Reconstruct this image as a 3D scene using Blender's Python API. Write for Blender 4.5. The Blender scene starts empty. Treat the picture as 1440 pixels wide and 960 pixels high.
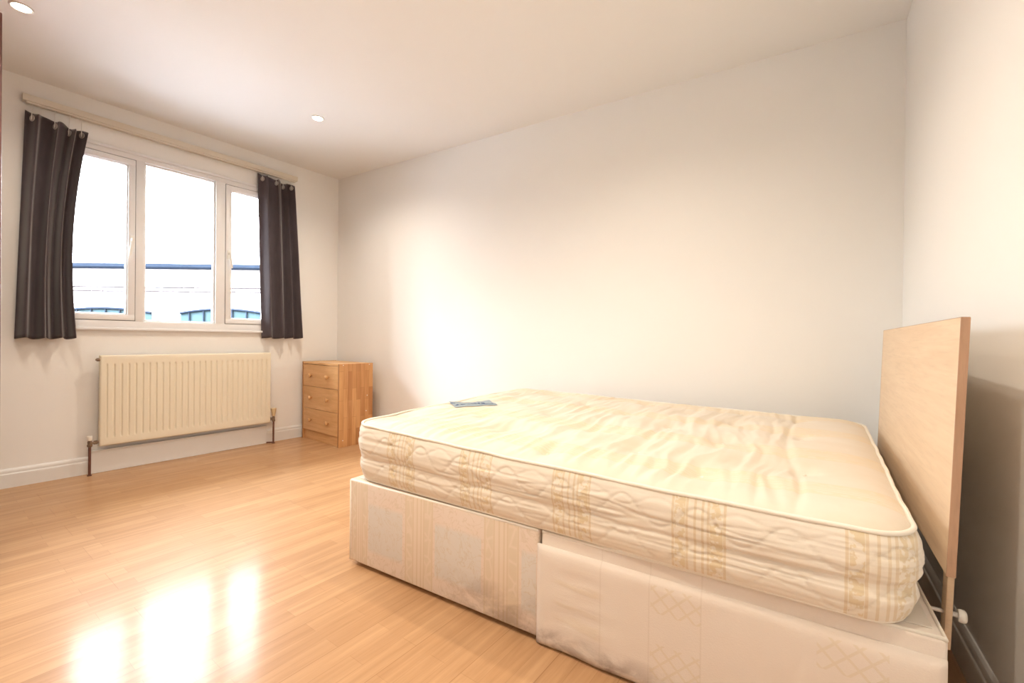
import bpy, bmesh, math, random
from mathutils import Matrix, Vector, noise
random.seed(7)
C = bpy.context.scene.collection
S = bpy.context.scene
PI = math.pi

# ------------------------------------------------------------------ camera
cam_d = bpy.data.cameras.new('camera')
cam = bpy.data.objects.new('camera', cam_d); C.objects.link(cam)
cam_d.sensor_fit = 'HORIZONTAL'; cam_d.sensor_width = 36.0
cam_d.lens = 36.0 * 626.68 / 1440.0
cam_d.clip_start = 0.02
CP = Vector((-0.47655, -2.99544, 0.97785))
F_ = Vector((-0.53210643, 0.84666432, -0.00471952))
R_ = Vector((0.84659317, 0.53212384, 0.01114567))
U_ = Vector((-0.01194801, -0.00193517, 0.99992675))
m = Matrix((( R_.x, U_.x, -F_.x), (R_.y, U_.y, -F_.y), (R_.z, U_.z, -F_.z))).to_4x4()
m.translation = CP
cam.matrix_world = m
S.camera = cam

# ------------------------------------------------------------------ world, exposure, window daylight
SKY = 14.0
GLOW = 38.0
SUNDIR = (-0.50, -0.95, 0.85)
LAMP = 28.0
LAMP_COL = (1.0, 0.88, 0.72)
EXPOSURE = 1.38
w = bpy.data.worlds.new('overcast_sky'); S.world = w
w.use_nodes = True
bg = w.node_tree.nodes['Background']
bg.inputs[0].default_value = (0.86, 0.93, 1.0, 1)
# hazy bright sky: dim towards the horizon, brighter overhead, with a broad glow where the veiled sun stands
wt = w.node_tree
def wn(op, a, b=0.0, clamp=False):
    nd = wt.nodes.new('ShaderNodeMath'); nd.operation = op; nd.use_clamp = clamp
    for i, v in enumerate((a, b)):
        if isinstance(v, bpy.types.NodeSocket): wt.links.new(v, nd.inputs[i])
        else: nd.inputs[i].default_value = v
    return nd.outputs[0]
wtc = wt.nodes.new('ShaderNodeTexCoord'); wsp = wt.nodes.new('ShaderNodeSeparateXYZ'); wt.links.new(wtc.outputs['Generated'], wsp.inputs[0])
wdt = wt.nodes.new('ShaderNodeVectorMath'); wdt.operation = 'DOT_PRODUCT'; wt.links.new(wtc.outputs['Generated'], wdt.inputs[0])
wdt.inputs[1].default_value = Vector(SUNDIR).normalized()
zz = wsp.outputs[2]
base_ = wn('ADD', wn('MULTIPLY', wn('MAXIMUM', zz, 0.0), 1.1), 0.40)
above = wn('ADD', wn('MULTIPLY', wn('GREATER_THAN', zz, 0.0), 0.9), 0.1)
glow = wn('MULTIPLY', wn('POWER', wn('MAXIMUM', wdt.outputs['Value'], 0.0), 38.0), GLOW)
wt.links.new(wn('MULTIPLY', wn('MULTIPLY', wn('ADD', base_, glow), above), SKY), bg.inputs[1])
S.view_settings.view_transform = 'Standard'
S.view_settings.look = 'None'
S.view_settings.exposure = EXPOSURE
S.view_settings.gamma = 1.0
S.view_settings.use_curve_mapping = False

L = 4.5363; AL = math.radians(3.8377); H = 2.637
YD = -3.35                       # wall behind the camera
# portal that guides sampling of the sky through the window
pd = bpy.data.lights.new('window_daylight_portal', 'AREA')
pd.shape = 'RECTANGLE'; pd.size = 1.6; pd.size_y = 1.35
pd.cycles.is_portal = True
po = bpy.data.objects.new('window_daylight_portal', pd); C.objects.link(po)

def wa(off, s, z):
    """point in the window wall's frame -> world"""
    return Vector((-L + off*math.cos(AL) + s*math.sin(AL), -off*math.sin(AL) + s*math.cos(AL), z))
po.matrix_world = Matrix.Translation(wa(-0.20, -1.395, 1.68)) @ Matrix.Rotation(-AL, 4, 'Z') @ Matrix.Rotation(-PI/2, 4, 'Y')

# ------------------------------------------------------------------ material helper
class M:
    def __init__(s, name, rough=0.6, spec=0.5):
        s.m = bpy.data.materials.new(name); s.m.use_nodes = True
        s.t = s.m.node_tree; s.b = s.t.nodes['Principled BSDF']
        s.b.inputs['Roughness'].default_value = rough
        s.b.inputs['Specular IOR Level'].default_value = spec
        s._tc = None
    def n(s, typ, **kw):
        nd = s.t.nodes.new(typ)
        for k, v in kw.items(): setattr(nd, k, v)
        return nd
    def link(s, a, b): s.t.links.new(a, b)
    def put(s, inp, v):
        if isinstance(v, bpy.types.NodeSocket): s.link(v, inp)
        elif isinstance(v, tuple) and len(v) == 3 and inp.type == 'RGBA': inp.default_value = (*v, 1)
        else: inp.default_value = v
    def obj(s):
        if not s._tc: s._tc = s.n('ShaderNodeTexCoord')
        return s._tc.outputs['Object']
    def xyz(s, v=None):
        sp = s.n('ShaderNodeSeparateXYZ'); s.link(v or s.obj(), sp.inputs[0]); return sp.outputs
    def map(s, scale=(1,1,1), rot=(0,0,0), loc=(0,0,0), v=None):
        mp = s.n('ShaderNodeMapping'); s.link(v or s.obj(), mp.inputs[0])
        mp.inputs['Location'].default_value = loc; mp.inputs['Rotation'].default_value = rot; mp.inputs['Scale'].default_value = scale
        return mp.outputs[0]
    def noise(s, v=None, scale=5, detail=3, rough=0.5, dist=0):
        nd = s.n('ShaderNodeTexNoise'); s.link(v or s.obj(), nd.inputs['Vector'])
        nd.inputs['Scale'].default_value = scale; nd.inputs['Detail'].default_value = detail
        nd.inputs['Roughness'].default_value = rough; nd.inputs['Distortion'].default_value = dist
        return nd.outputs['Fac']
    def math(s, op, a, b=0.0, c=None, clamp=False):
        nd = s.n('ShaderNodeMath', operation=op, use_clamp=clamp)
        s.put(nd.inputs[0], a); s.put(nd.inputs[1], b)
        if c is not None: s.put(nd.inputs[2], c)
        return nd.outputs[0]
    def rng(s, v, a, b, c=0.0, d=1.0, smooth=False):
        nd = s.n('ShaderNodeMapRange')
        if smooth: nd.interpolation_type = 'SMOOTHSTEP'
        s.put(nd.inputs[0], v)
        for i, q in enumerate((a, b, c, d)): nd.inputs[i+1].default_value = q
        return nd.outputs[0]
    def mix(s, f, a, b, mode='MIX'):
        nd = s.n('ShaderNodeMixRGB', blend_type=mode)
        s.put(nd.inputs[0], f); s.put(nd.inputs[1], a); s.put(nd.inputs[2], b)
        return nd.outputs[0]
    def col(s, v): s.put(s.b.inputs['Base Color'], v); return s
    def bump(s, h, strength=0.3, dist=0.01):
        nd = s.n('ShaderNodeBump'); s.put(nd.inputs['Height'], h)
        nd.inputs['Strength'].default_value = strength; nd.inputs['Distance'].default_value = dist
        s.link(nd.outputs[0], s.b.inputs['Normal']); return s
    def stripes(s, x, lo_hi):
        """mask: 1 where x falls in any [lo, hi]"""
        acc = None
        for lo, hi in lo_hi:
            a = s.math('MULTIPLY', s.math('GREATER_THAN', x, lo), s.math('LESS_THAN', x, hi))
            acc = a if acc is None else s.math('MAXIMUM', acc, a)
        return acc

def plain(name, c, rough=0.6, spec=0.5, metal=0.0, var=0.06, nscale=8):
    k = M(name, rough, spec)
    f = k.noise(scale=nscale, detail=3)
    c2 = tuple(q*(1-var) for q in c)
    k.col(k.mix(f, c, c2)); k.b.inputs['Metallic'].default_value = metal
    return k

MT = {}
k = M('painted_wall', 0.75, 0.3); f = k.noise(scale=3, detail=2)
k.col(k.mix(f, (0.90, 0.885, 0.86), (0.885, 0.868, 0.84))); k.bump(k.noise(scale=140, detail=2), 0.05, 0.002); MT['wall'] = k.m
k = M('painted_ceiling', 0.85, 0.2); f = k.noise(scale=2, detail=2)
k.col(k.mix(f, (0.90, 0.885, 0.865), (0.885, 0.87, 0.85))); k.bump(k.noise(scale=110, detail=2), 0.05, 0.002); MT['ceiling'] = k.m
MT['gloss_white'] = plain('white_gloss_paint', (0.83, 0.82, 0.80), 0.35, 0.5, var=0.03).m
MT['upvc'] = plain('white_window_plastic', (0.85, 0.85, 0.86), 0.3, 0.5, var=0.02).m
MT['seal'] = plain('grey_rubber_seal', (0.12, 0.11, 0.13), 0.7).m
MT['radiator'] = plain('cream_radiator_enamel', (0.84, 0.77, 0.62), 0.38, 0.5, var=0.03).m
MT['cream_plastic'] = plain('yellowed_cream_plastic', (0.78, 0.62, 0.38), 0.45, 0.5, var=0.12, nscale=40).m
MT['white_plastic'] = plain('white_plastic', (0.85, 0.83, 0.78), 0.4, 0.5, var=0.03).m
MT['copper'] = plain('painted_brown_copper_pipe', (0.22, 0.10, 0.075), 0.45, 0.5, metal=0.4, var=0.3, nscale=60).m
MT['brass'] = plain('tarnished_brass_valve', (0.30, 0.22, 0.16), 0.4, 0.5, metal=0.7, var=0.35, nscale=70).m
MT['steel'] = plain('brushed_steel', (0.6, 0.58, 0.56), 0.3, 0.5, metal=0.9, var=0.1, nscale=50).m
MT['dark'] = plain('dark_gap_felt', (0.03, 0.025, 0.02), 0.9, 0.2).m
MT['rail'] = plain('cream_painted_batten', (0.74, 0.68, 0.58), 0.5, 0.4, var=0.05).m
MT['ring'] = plain('pale_metal_eyelet', (0.58, 0.53, 0.50), 0.35, 0.5, metal=0.5, var=0.25, nscale=60).m
MT['mahogany'] = plain('reddish_brown_wood', (0.16, 0.05, 0.04), 0.4, 0.5, var=0.4, nscale=5).m

# glass: thin panes
g = bpy.data.materials.new('window_glass'); g.use_nodes = True; t = g.node_tree
for nd in list(t.nodes): t.nodes.remove(nd)
o = t.nodes.new('ShaderNodeOutputMaterial'); mx = t.nodes.new('ShaderNodeMixShader'); tr = t.nodes.new('ShaderNodeBsdfTransparent')
gl = t.nodes.new('ShaderNodeBsdfGlossy'); lw = t.nodes.new('ShaderNodeFresnel'); nz = t.nodes.new('ShaderNodeTexNoise')
nz.inputs['Scale'].default_value = 1.5; rm = t.nodes.new('ShaderNodeMapRange'); rm.inputs[3].default_value = 0.01; rm.inputs[4].default_value = 0.03
t.links.new(nz.outputs[0], rm.inputs[0]); t.links.new(rm.outputs[0], gl.inputs['Roughness'])
tr.inputs[0].default_value = (0.97, 0.985, 0.98, 1); lw.inputs[0].default_value = 1.25
t.links.new(lw.outputs[0], mx.inputs[0]); t.links.new(tr.outputs[0], mx.inputs[1]); t.links.new(gl.outputs[0], mx.inputs[2]); t.links.new(mx.outputs[0], o.inputs[0])
MT['glass'] = g

# lamp face
k = M('glowing_lamp_face', 0.3); f = k.noise(scale=30)
k.col((1, 0.9, 0.75)); k.b.inputs['Emission Color'].default_value = (1, 0.86, 0.62, 1)
k.b.inputs['Emission Strength'].default_value = 14; k.link(k.rng(f, 0, 1, 0.25, 0.35), k.b.inputs['Roughness']); MT['lamp'] = k.m

# floor: laminate planks, in the window wall's direction
k = M('oak_laminate', 0.42, 0.12); k.b.inputs['Coat Weight'].default_value = 0.36; k.b.inputs['Coat Roughness'].default_value = 0.15; k.b.inputs['Coat IOR'].default_value = 1.4
v = k.map(rot=(0, 0, -(PI/2 - AL)))
def brick(k, v, bw, bh, c1, c2, mort, off=0.5, bias=0.0):
    nd = k.n('ShaderNodeTexBrick'); k.link(v, nd.inputs['Vector'])
    nd.offset = off; nd.inputs['Color1'].default_value = (*c1, 1); nd.inputs['Color2'].default_value = (*c2, 1); nd.inputs['Mortar'].default_value = (*mort, 1)
    nd.inputs['Scale'].default_value = 1; nd.inputs['Mortar Size'].default_value = 0.0009; nd.inputs['Mortar Smooth'].default_value = 0.3
    nd.inputs['Bias'].default_value = bias; nd.inputs['Brick Width'].default_value = bw; nd.inputs['Row Height'].default_value = bh
    return nd
b1 = brick(k, v, 0.41, 0.064, (0.56, 0.335, 0.175), (0.49, 0.28, 0.14), (0.44, 0.25, 0.125), 0.37)
b2 = brick(k, v, 1.26, 0.192, (1, 1, 1), (0.93, 0.91, 0.89), (0.82, 0.77, 0.72), 0.31)
b2.inputs['Mortar Size'].default_value = 0.0014
c = k.mix(1.0, b1.outputs[0], b2.outputs[0], 'MULTIPLY')
gv = k.map(scale=(2.0, 34, 1), v=v)
g1 = k.noise(gv, 1.0, 5, 0.6, 0.6); g2 = k.noise(k.map(scale=(7, 160, 1), v=v), 1.0, 3, 0.6)
c = k.mix(k.rng(g1, 0.3, 0.75), k.mix(1.0, c, (1.12, 1.13, 1.15), 'MULTIPLY'), k.mix(1.0, c, (0.84, 0.80, 0.76), 'MULTIPLY'))
c = k.mix(k.rng(g2, 0.45, 0.8, 0, 0.25), c, k.mix(1.0, c, (0.75, 0.68, 0.6), 'MULTIPLY'))
k.col(c); k.link(k.rng(k.noise(scale=6, detail=4), 0.3, 0.7, 0.38, 0.46), k.b.inputs['Roughness'])
k.bump(g2, 0.03, 0.001); MT['floor'] = k.m

# woods
def wood(name, c1, c2, axis_scale, rough=0.45, blocks=None):
    k = M(name, rough, 0.4)
    g = k.noise(k.map(scale=axis_scale), 1.0, 5, 0.6, 0.9)
    fine = k.noise(k.map(scale=tuple(q*5 for q in axis_scale)), 1.0, 3, 0.6)
    c = k.mix(k.rng(g, 0.3, 0.7), c1, c2)
    c = k.mix(k.rng(fine, 0.5, 0.8, 0, 0.35), c, tuple(q*0.7 for q in c2))
    if blocks is not None:
        nd = brick(k, k.map(rot=blocks), 0.23, 0.045, (1.08, 1.06, 1.04), (0.80, 0.74, 0.68), (0.62, 0.52, 0.45), 0.43)
        c = k.mix(1.0, c, nd.outputs[0], 'MULTIPLY')
    k.col(c); k.bump(fine, 0.06, 0.001)
    return k.m
MT['head_oak'] = wood('pale_oak_veneer', (0.78, 0.60, 0.42), (0.70, 0.51, 0.34), (9, 1.6, 26))
MT['head_edge'] = wood('brown_panel_edging', (0.50, 0.31, 0.20), (0.40, 0.24, 0.15), (30, 30, 3))
MT['pine'] = wood('pine_drawer_front', (0.80, 0.50, 0.24), (0.66, 0.36, 0.15), (2.2, 8, 26))
MT['pine_side'] = wood('edge_glued_pine', (0.66, 0.35, 0.15), (0.54, 0.26, 0.10), (26, 26, 2.0), blocks=(0, PI/2, 0) )
# side panel lies in the local y-z plane: bricks run along z
k = M('edge_glued_pine_blocks', 0.45, 0.4)
xyz = k.xyz(); cb = k.n('ShaderNodeCombineXYZ'); k.link(xyz[2], cb.inputs[0]); k.link(xyz[1], cb.inputs[1])
nd = brick(k, cb.outputs[0], 0.26, 0.043, (0.72, 0.40, 0.17), (0.50, 0.23, 0.085), (0.42, 0.20, 0.08), 0.41)
gg = k.noise(k.map(scale=(40, 45, 3)), 1.0, 4, 0.6, 0.5)
k.col(k.mix(k.rng(gg, 0.35, 0.75), nd.outputs[0], k.mix(1.0, nd.outputs[0], (0.8, 0.72, 0.62), 'MULTIPLY'))); MT['pine_side'] = k.m
MT['knob'] = wood('turned_pine_knob', (0.76, 0.46, 0.22), (0.60, 0.32, 0.13), (8, 30, 8), 0.35)

# curtain cloth
k = M('grey_purple_velour', 0.75, 0.25)
f = k.noise(k.map(scale=(30, 30, 6)), 1.0, 4, 0.6)
k.col(k.mix(f, (0.060, 0.048, 0.056), (0.105, 0.084, 0.094)))
k.b.inputs['Sheen Weight'].default_value = 0.5; k.b.inputs['Sheen Roughness'].default_value = 0.4
k.bump(k.noise(scale=260, detail=2), 0.25, 0.002); MT['curtain'] = k.m

# damask fabrics -------------------------------------------------------------
def band_mask(k, x, bands, z):
    """woven bands: thin line, patterned strip, lines, patterned strip, thin line"""
    full = k.stripes(x, bands)
    thin = []; strip = []
    for lo, hi in bands:
        W = hi-lo
        for q in (0.0, 0.27, 0.42, 0.56, 0.66, 0.95): thin.append((lo+W*q, lo+W*(q+0.045)))
        strip += [(lo+W*0.06, lo+W*0.26), (lo+W*0.71, lo+W*0.94)]
    return full, k.stripes(x, thin), k.stripes(x, strip)
# mattress side border
k = M('mattress_border_damask', 0.7, 0.25)
x, y, z = k.xyz()[:3]
mb = [(-2.2,-2.06),(-1.853,-1.706),(-1.477,-1.337),(-1.103,-.975),(-.743,-.61),(-.372,-.24)]
full, thin, strip = band_mask(k, x, mb, z)
dam = k.noise(k.map(scale=(60, 60, 60)), 1, 2, 0.5)
pat = k.rng(dam, 0.47, 0.53)
c = k.mix(k.rng(k.noise(scale=4, detail=3), 0.35, 0.7), (0.82, 0.75, 0.65), (0.79, 0.71, 0.60))
c = k.mix(k.math('MULTIPLY', full, 0.12), c, (0.78, 0.66, 0.46))
c = k.mix(k.math('MULTIPLY', thin, 0.45), c, (0.62, 0.45, 0.22))
c = k.mix(k.math('MULTIPLY', k.math('MULTIPLY', strip, pat), 0.6), c, (0.66, 0.51, 0.27))
k.col(c); k.b.inputs['Sheen Weight'].default_value = 0.2
k.bump(k.noise(scale=300, detail=2), 0.1, 0.001); MT['border'] = k.m
# mattress top
k = M('mattress_top_damask', 0.7, 0.25)
x, y, z = k.xyz()[:3]
tb = [(-1.62,-1.50),(-1.22,-1.09),(-.80,-.67),(-.40,-.27)]
full, thin, strip = band_mask(k, y, tb, z)
pat = k.rng(k.noise(scale=45, detail=2), 0.46, 0.54)
c = k.mix(k.rng(k.noise(k.map(scale=(1, 1, 1)), 6, 4), 0.35, 0.7), (0.75, 0.665, 0.555), (0.71, 0.605, 0.475))
c = k.mix(k.math('MULTIPLY', full, 0.18), c, (0.82, 0.66, 0.40))
c = k.mix(k.math('MULTIPLY', thin, 0.30), c, (0.72, 0.52, 0.27))
c = k.mix(k.math('MULTIPLY', k.math('MULTIPLY', strip, pat), 0.3), c, (0.74, 0.56, 0.30))
k.col(c); k.b.inputs['Sheen Weight'].default_value = 0.2
k.bump(k.noise(scale=260, detail=2), 0.1, 0.001); MT['top'] = k.m
MT['piping'] = plain('cream_piping_cord', (0.86, 0.80, 0.70), 0.6, 0.3, var=0.06, nscale=60).m
MT['piping_gold'] = plain('gold_cream_piping_cord', (0.74, 0.58, 0.38), 0.6, 0.3, var=0.1, nscale=60).m

# divan base damask, left half: stripes and pale medallion squares, stains low down
def stain(k, c, x, z, centre, width, top=0.11, amount=0.55):
    nz = k.noise(k.map(scale=(5, 5, 9)), 1.6, 5, 0.65, 0.4)
    mz = k.math('POWER', k.rng(z, 0.0, top, 1, 0), 0.7)
    mx = k.rng(k.math('ABSOLUTE', k.math('SUBTRACT', x, centre)), width*0.3, width, 1, 0)
    f = k.math('MULTIPLY', k.math('MULTIPLY', mz, mx), k.rng(nz, 0.38, 0.60))
    return k.mix(k.math('MULTIPLY', f, amount), c, (0.20, 0.115, 0.075))
k = M('divan_striped_damask', 0.8, 0.2)
x, y, z = k.xyz()[:3]
bb = [(-2.079,-1.98),(-1.76,-1.615),(-1.378,-1.235)]
full, thin, strip = band_mask(k, x, bb, z)
wav = k.n('ShaderNodeTexVoronoi'); wav.feature = 'DISTANCE_TO_EDGE'; wav.inputs['Scale'].default_value = 26
k.link(k.map(scale=(1, 1, 0.7)), wav.inputs['Vector'])
swirl = k.noise(scale=15, detail=2, dist=2.5)
leaf = k.rng(k.math('ABSOLUTE', k.math('SUBTRACT', swirl, 0.5)), 0.0, 0.035, 1, 0)
base = k.mix(k.rng(k.noise(scale=5, detail=3), 0.35, 0.7), (0.78, 0.67, 0.58), (0.76, 0.63, 0.53))
sq = k.math('MULTIPLY', k.stripes(x, [(-1.975,-1.775),(-1.605,-1.39),(-1.225,-1.17)]), k.math('MULTIPLY', k.rng(z, 0.075, 0.095), k.rng(z, 0.27, 0.29, 1, 0)))
c = k.mix(k.math('MULTIPLY', sq, 0.8), base, (0.68, 0.65, 0.60))
c = k.mix(k.math('MULTIPLY', k.math('MULTIPLY', k.math('SUBTRACT', 1.0, full), leaf), 0.45), c, (0.60, 0.48, 0.32))
c = k.mix(k.math('MULTIPLY', full, 0.35), c, (0.76, 0.63, 0.46))
c = k.mix(k.math('MULTIPLY', thin, 0.45), c, (0.62, 0.49, 0.30))
c = k.mix(k.math('MULTIPLY', k.math('MULTIPLY', strip, k.rng(wav.outputs[0], 0.02, 0.12)), 0.35), c, (0.62, 0.52, 0.34))
c = stain(k, c, x, z, -1.30, 0.30, 0.15, 0.62); k.col(c)
k.bump(k.noise(scale=300, detail=2), 0.12, 0.001); MT['base_left'] = k.m
# right half: plainer pale pink damask with ribbed and diamond squares
k = M('divan_pale_damask', 0.8, 0.2)
x, y, z = k.xyz()[:3]
base = k.mix(k.rng(k.noise(scale=4, detail=3), 0.35, 0.7), (0.78, 0.70, 0.62), (0.76, 0.66, 0.57))
rib = k.noise(k.map(scale=(3.0, 1, 34)), 1.0, 2, 0.5, 0.3)
ribm = k.math('MULTIPLY', k.rng(k.math('ABSOLUTE', k.math('ADD', x, 1.02)), 0.06, 0.09, 1, 0), k.math('MULTIPLY', k.rng(z, 0.06, 0.09), k.rng(z, 0.27, 0.30, 1, 0)))
c = k.mix(k.math('MULTIPLY', k.math('MULTIPLY', ribm, k.rng(rib, 0.48, 0.6)), 0.4), base, (0.68, 0.56, 0.40))
d1 = k.math('PINGPONG', k.math('ADD', k.math('MULTIPLY', x, 22), k.math('MULTIPLY', z, 22)), 0.5)
d2 = k.math('PINGPONG', k.math('SUBTRACT', k.math('MULTIPLY', x, 22), k.math('MULTIPLY', z, 22)), 0.5)
dia = k.math('MAXIMUM', k.math('LESS_THAN', d1, 0.09), k.math('LESS_THAN', d2, 0.09))
pz = k.math('MAXIMUM', k.stripes(z, [(0.23, 0.305)]), k.stripes(z, [(0.05, 0.145)]))
px = k.stripes(x, [(-0.80,-0.67),(-0.42,-0.29)])
c = k.mix(k.math('MULTIPLY', k.math('MULTIPLY', k.math('MULTIPLY', px, pz), dia), 0.35), c, (0.66, 0.54, 0.34))
c = k.mix(k.math('MULTIPLY', k.stripes(x, [(-.948,-.944),(-.806,-.802),(-.672,-.668)]), 0.25), c, (0.6, 0.5, 0.4))
c = stain(k, c, x, z, -1.0, 0.42, 0.085, 0.75); k.col(c)
k.bump(k.math('ADD', k.noise(scale=300, detail=2), k.math('MULTIPLY', k.math('MULTIPLY', rib, ribm), 4.0)), 0.15, 0.004); MT['base_right'] = k.m
MT['base_top'] = plain('plain_divan_top_cloth', (0.80, 0.74, 0.66), 0.8, 0.2, var=0.08, nscale=12).m
MT['label_cloth'] = plain('blue_grey_woven_label', (0.36, 0.42, 0.46), 0.7, 0.2, var=0.25, nscale=90).m
MT['label_ink'] = plain('navy_thread', (0.07, 0.10, 0.22), 0.7, 0.2).m

# outside
k = M('pale_facade_brick', 0.9, 0.2)
nd = brick(k, k.map(rot=(PI/2, 0, 0)), 0.22, 0.075, (0.42, 0.38, 0.37), (0.34, 0.30, 0.29), (0.36, 0.34, 0.34), 0.5); nd.inputs['Mortar Size'].default_value = 0.008
k.col(nd.outputs[0]); MT['facade'] = k.m
k = M('slate_roof_tiles', 0.85, 0.2)
nd = brick(k, k.map(rot=(math.radians(-35), 0, 0)), 0.3, 0.2, (0.34, 0.33, 0.35), (0.28, 0.27, 0.29), (0.12, 0.12, 0.13), 0.5); nd.inputs['Mortar Size'].default_value = 0.012
k.col(nd.outputs[0]); MT['roof'] = k.m
MT['gutter'] = plain('blue_grey_gutter', (0.010, 0.013, 0.020), 0.8, 0.0, var=0.3, nscale=3).m
MT['course'] = plain('weathered_brick_course', (0.022, 0.017, 0.018), 0.9, 0.0, var=0.5, nscale=6).m
MT['out_glass'] = plain('far_window_pane', (0.020, 0.030, 0.034), 0.7, 0.0, var=0.3, nscale=2).m
MT['ground'] = plain('grey_asphalt', (0.10, 0.10, 0.11), 0.9, 0.2).m

# ------------------------------------------------------------------ mesh helpers
def bm_new(): return bmesh.new()
def box(bm, x0, x1, y0, y1, z0, z1, mat=None):
    vs = [bm.verts.new(p) for p in ((x0,y0,z0),(x1,y0,z0),(x1,y1,z0),(x0,y1,z0),(x0,y0,z1),(x1,y0,z1),(x1,y1,z1),(x0,y1,z1))]
    if mat is not None:
        for q in vs: q.co = mat @ q.co
    for f in ((0,3,2,1),(4,5,6,7),(0,1,5,4),(1,2,6,5),(2,3,7,6),(3,0,4,7)): bm.faces.new([vs[i] for i in f])
    return bm
def boxb(x0, x1, y0, y1, z0, z1, r=0.002, seg=2, bm=None, mat=None):
    """bevelled box"""
    b = bmesh.new(); box(b, x0, x1, y0, y1, z0, z1)
    if r > 0: bmesh.ops.bevel(b, geom=b.edges[:], offset=r, segments=seg, profile=0.5, affect='EDGES')
    if mat is not None: b.transform(mat)
    if bm is None: return b
    me = bpy.data.meshes.new('tmp'); b.to_mesh(me); bm.from_mesh(me); bpy.data.meshes.remove(me); b.free()
    return bm
def tube(bm, pts, r, n=12, closed=False, cap=True):
    pts = [Vector(p) for p in pts]; rings = []; N = len(pts)
    rr = r if isinstance(r, (list, tuple)) else [r]*N
    up0 = None
    for i, p in enumerate(pts):
        a = pts[(i-1) % N] if (closed or i > 0) else p
        b = pts[(i+1) % N] if (closed or i < N-1) else p
        t = (b-a).normalized()
        if up0 is None:
            up0 = Vector((0,0,1)) if abs(t.z) < 0.9 else Vector((1,0,0))
        u = (up0 - t*up0.dot(t)).normalized(); v = t.cross(u); up0 = u
        rings.append([bm.verts.new(p + (u*math.cos(2*PI*j/n) + v*math.sin(2*PI*j/n))*rr[i]) for j in range(n)])
    for i in range(N if closed else N-1):
        A, B = rings[i], rings[(i+1) % N]
        for j in range(n): bm.faces.new((A[j], A[(j+1)%n], B[(j+1)%n], B[j]))
    if cap and not closed: bm.faces.new(rings[0][::-1]); bm.faces.new(rings[-1])
    return bm
def lathe(bm, prof, n=24, mat=None):
    rings = []
    for r, z in prof:
        rings.append([bm.verts.new((r*math.cos(2*PI*j/n), r*math.sin(2*PI*j/n), z)) for j in range(n)])
    for A, B in zip(rings, rings[1:]):
        for j in range(n): bm.faces.new((A[j], A[(j+1)%n], B[(j+1)%n], B[j]))
    bm.faces.new(rings[0][::-1]); bm.faces.new(rings[-1])
    if mat is not None:
        for R in rings:
            for v in R: v.co = mat @ v.co
    return bm
def obj(name, bm, mat, parent=None, smooth=False, loc=None, rotz=0.0):
    bmesh.ops.recalc_face_normals(bm, faces=bm.faces[:])
    me = bpy.data.meshes.new(name); bm.to_mesh(me); bm.free()
    mats = mat if isinstance(mat, (list, tuple)) else [mat]
    for q in mats: me.materials.append(q)
    if smooth:
        for p in me.polygons: p.use_smooth = True
        if smooth == 'auto':
            try: me.set_sharp_from_angle(angle=math.radians(35))
            except Exception: pass
    o = bpy.data.objects.new(name, me); C.objects.link(o)
    if parent: o.parent = parent
    if loc is not None: o.location = loc
    o.rotation_euler = (0, 0, rotz)
    return o
def tag(o, label, cat, group=None, kind=None):
    o['label'] = label; o['category'] = cat
    if group: o['group'] = group
    if kind: o['kind'] = kind
    return o
def thing(name, label, cat, loc=(0,0,0), rotz=0.0, group=None):
    o = bpy.data.objects.new(name, None); C.objects.link(o); o.empty_display_size = 0.1
    o.location = loc; o.rotation_euler = (0, 0, rotz)
    return tag(o, label, cat, group)
def struct(name, bm, mat, label=None, cat=None, smooth=False, loc=None, rotz=0.0):
    o = obj(name, bm, mat, smooth=smooth, loc=loc, rotz=rotz); o['kind'] = 'structure'
    if label: o['label'] = label; o['category'] = cat
    return o

# ================================================================== SETTING
WALLT = 0.12
OUT = 0.3
# window opening in the window wall (s along the wall, z up)
WS0, WS1, WZ0, WZ1 = -2.13, -0.655, 1.03, 2.332
WLOC = wa(0, 0, 0)
slant = 0.015                     # the headboard wall is a hair off square
def xc(y): return slant*y

bm = bm_new(); box(bm, -5.4, 0.3, YD-0.3, 0.3, -0.1, 0)
struct('floor', bm, MT['floor'], 'honey oak laminate plank floor reflecting the window', 'floor')
bm = bm_new(); box(bm, -5.4, 0.3, YD-0.3, 0.3, H, H+0.1)
struct('ceiling', bm, MT['ceiling'], 'plain white painted ceiling', 'ceiling')
bm = bm_new()
for s0, s1, z0, z1 in ((YD-0.35, WS0, 0, H), (WS1, 0.35, 0, H), (WS0, WS1, 0, WZ0), (WS0, WS1, WZ1, H)):
    box(bm, -0.085, 0, s0, s1, z0, z1)
struct('wall_left', bm, MT['wall'], 'cream window wall with radiator and curtains', 'wall', loc=WLOC, rotz=-AL)
bm = bm_new(); box(bm, -4.75, 0.25, 0, WALLT, 0, H)
struct('wall_back', bm, MT['wall'], 'long plain cream wall behind the bed', 'wall')
bm = bm_new()
vs = [(xc(0.1),0.1),(xc(YD-.1),YD-.1),(xc(YD-.1)+WALLT,YD-.1),(xc(0.1)+WALLT,0.1)]
lo = [bm.verts.new((a,b,0)) for a,b in vs]; hi = [bm.verts.new((a,b,H)) for a,b in vs]
bm.faces.new(lo); bm.faces.new(hi[::-1])
for i in range(4): bm.faces.new((lo[i],lo[(i+1)%4],hi[(i+1)%4],hi[i]))
struct('wall_right', bm, MT['wall'], 'cream wall behind the headboard', 'wall')
bm = bm_new(); box(bm, -5.3, 0.2, YD-WALLT, YD, 0, H)
struct('wall_front', bm, MT['wall'], 'plain cream wall behind the camera', 'wall')

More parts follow.
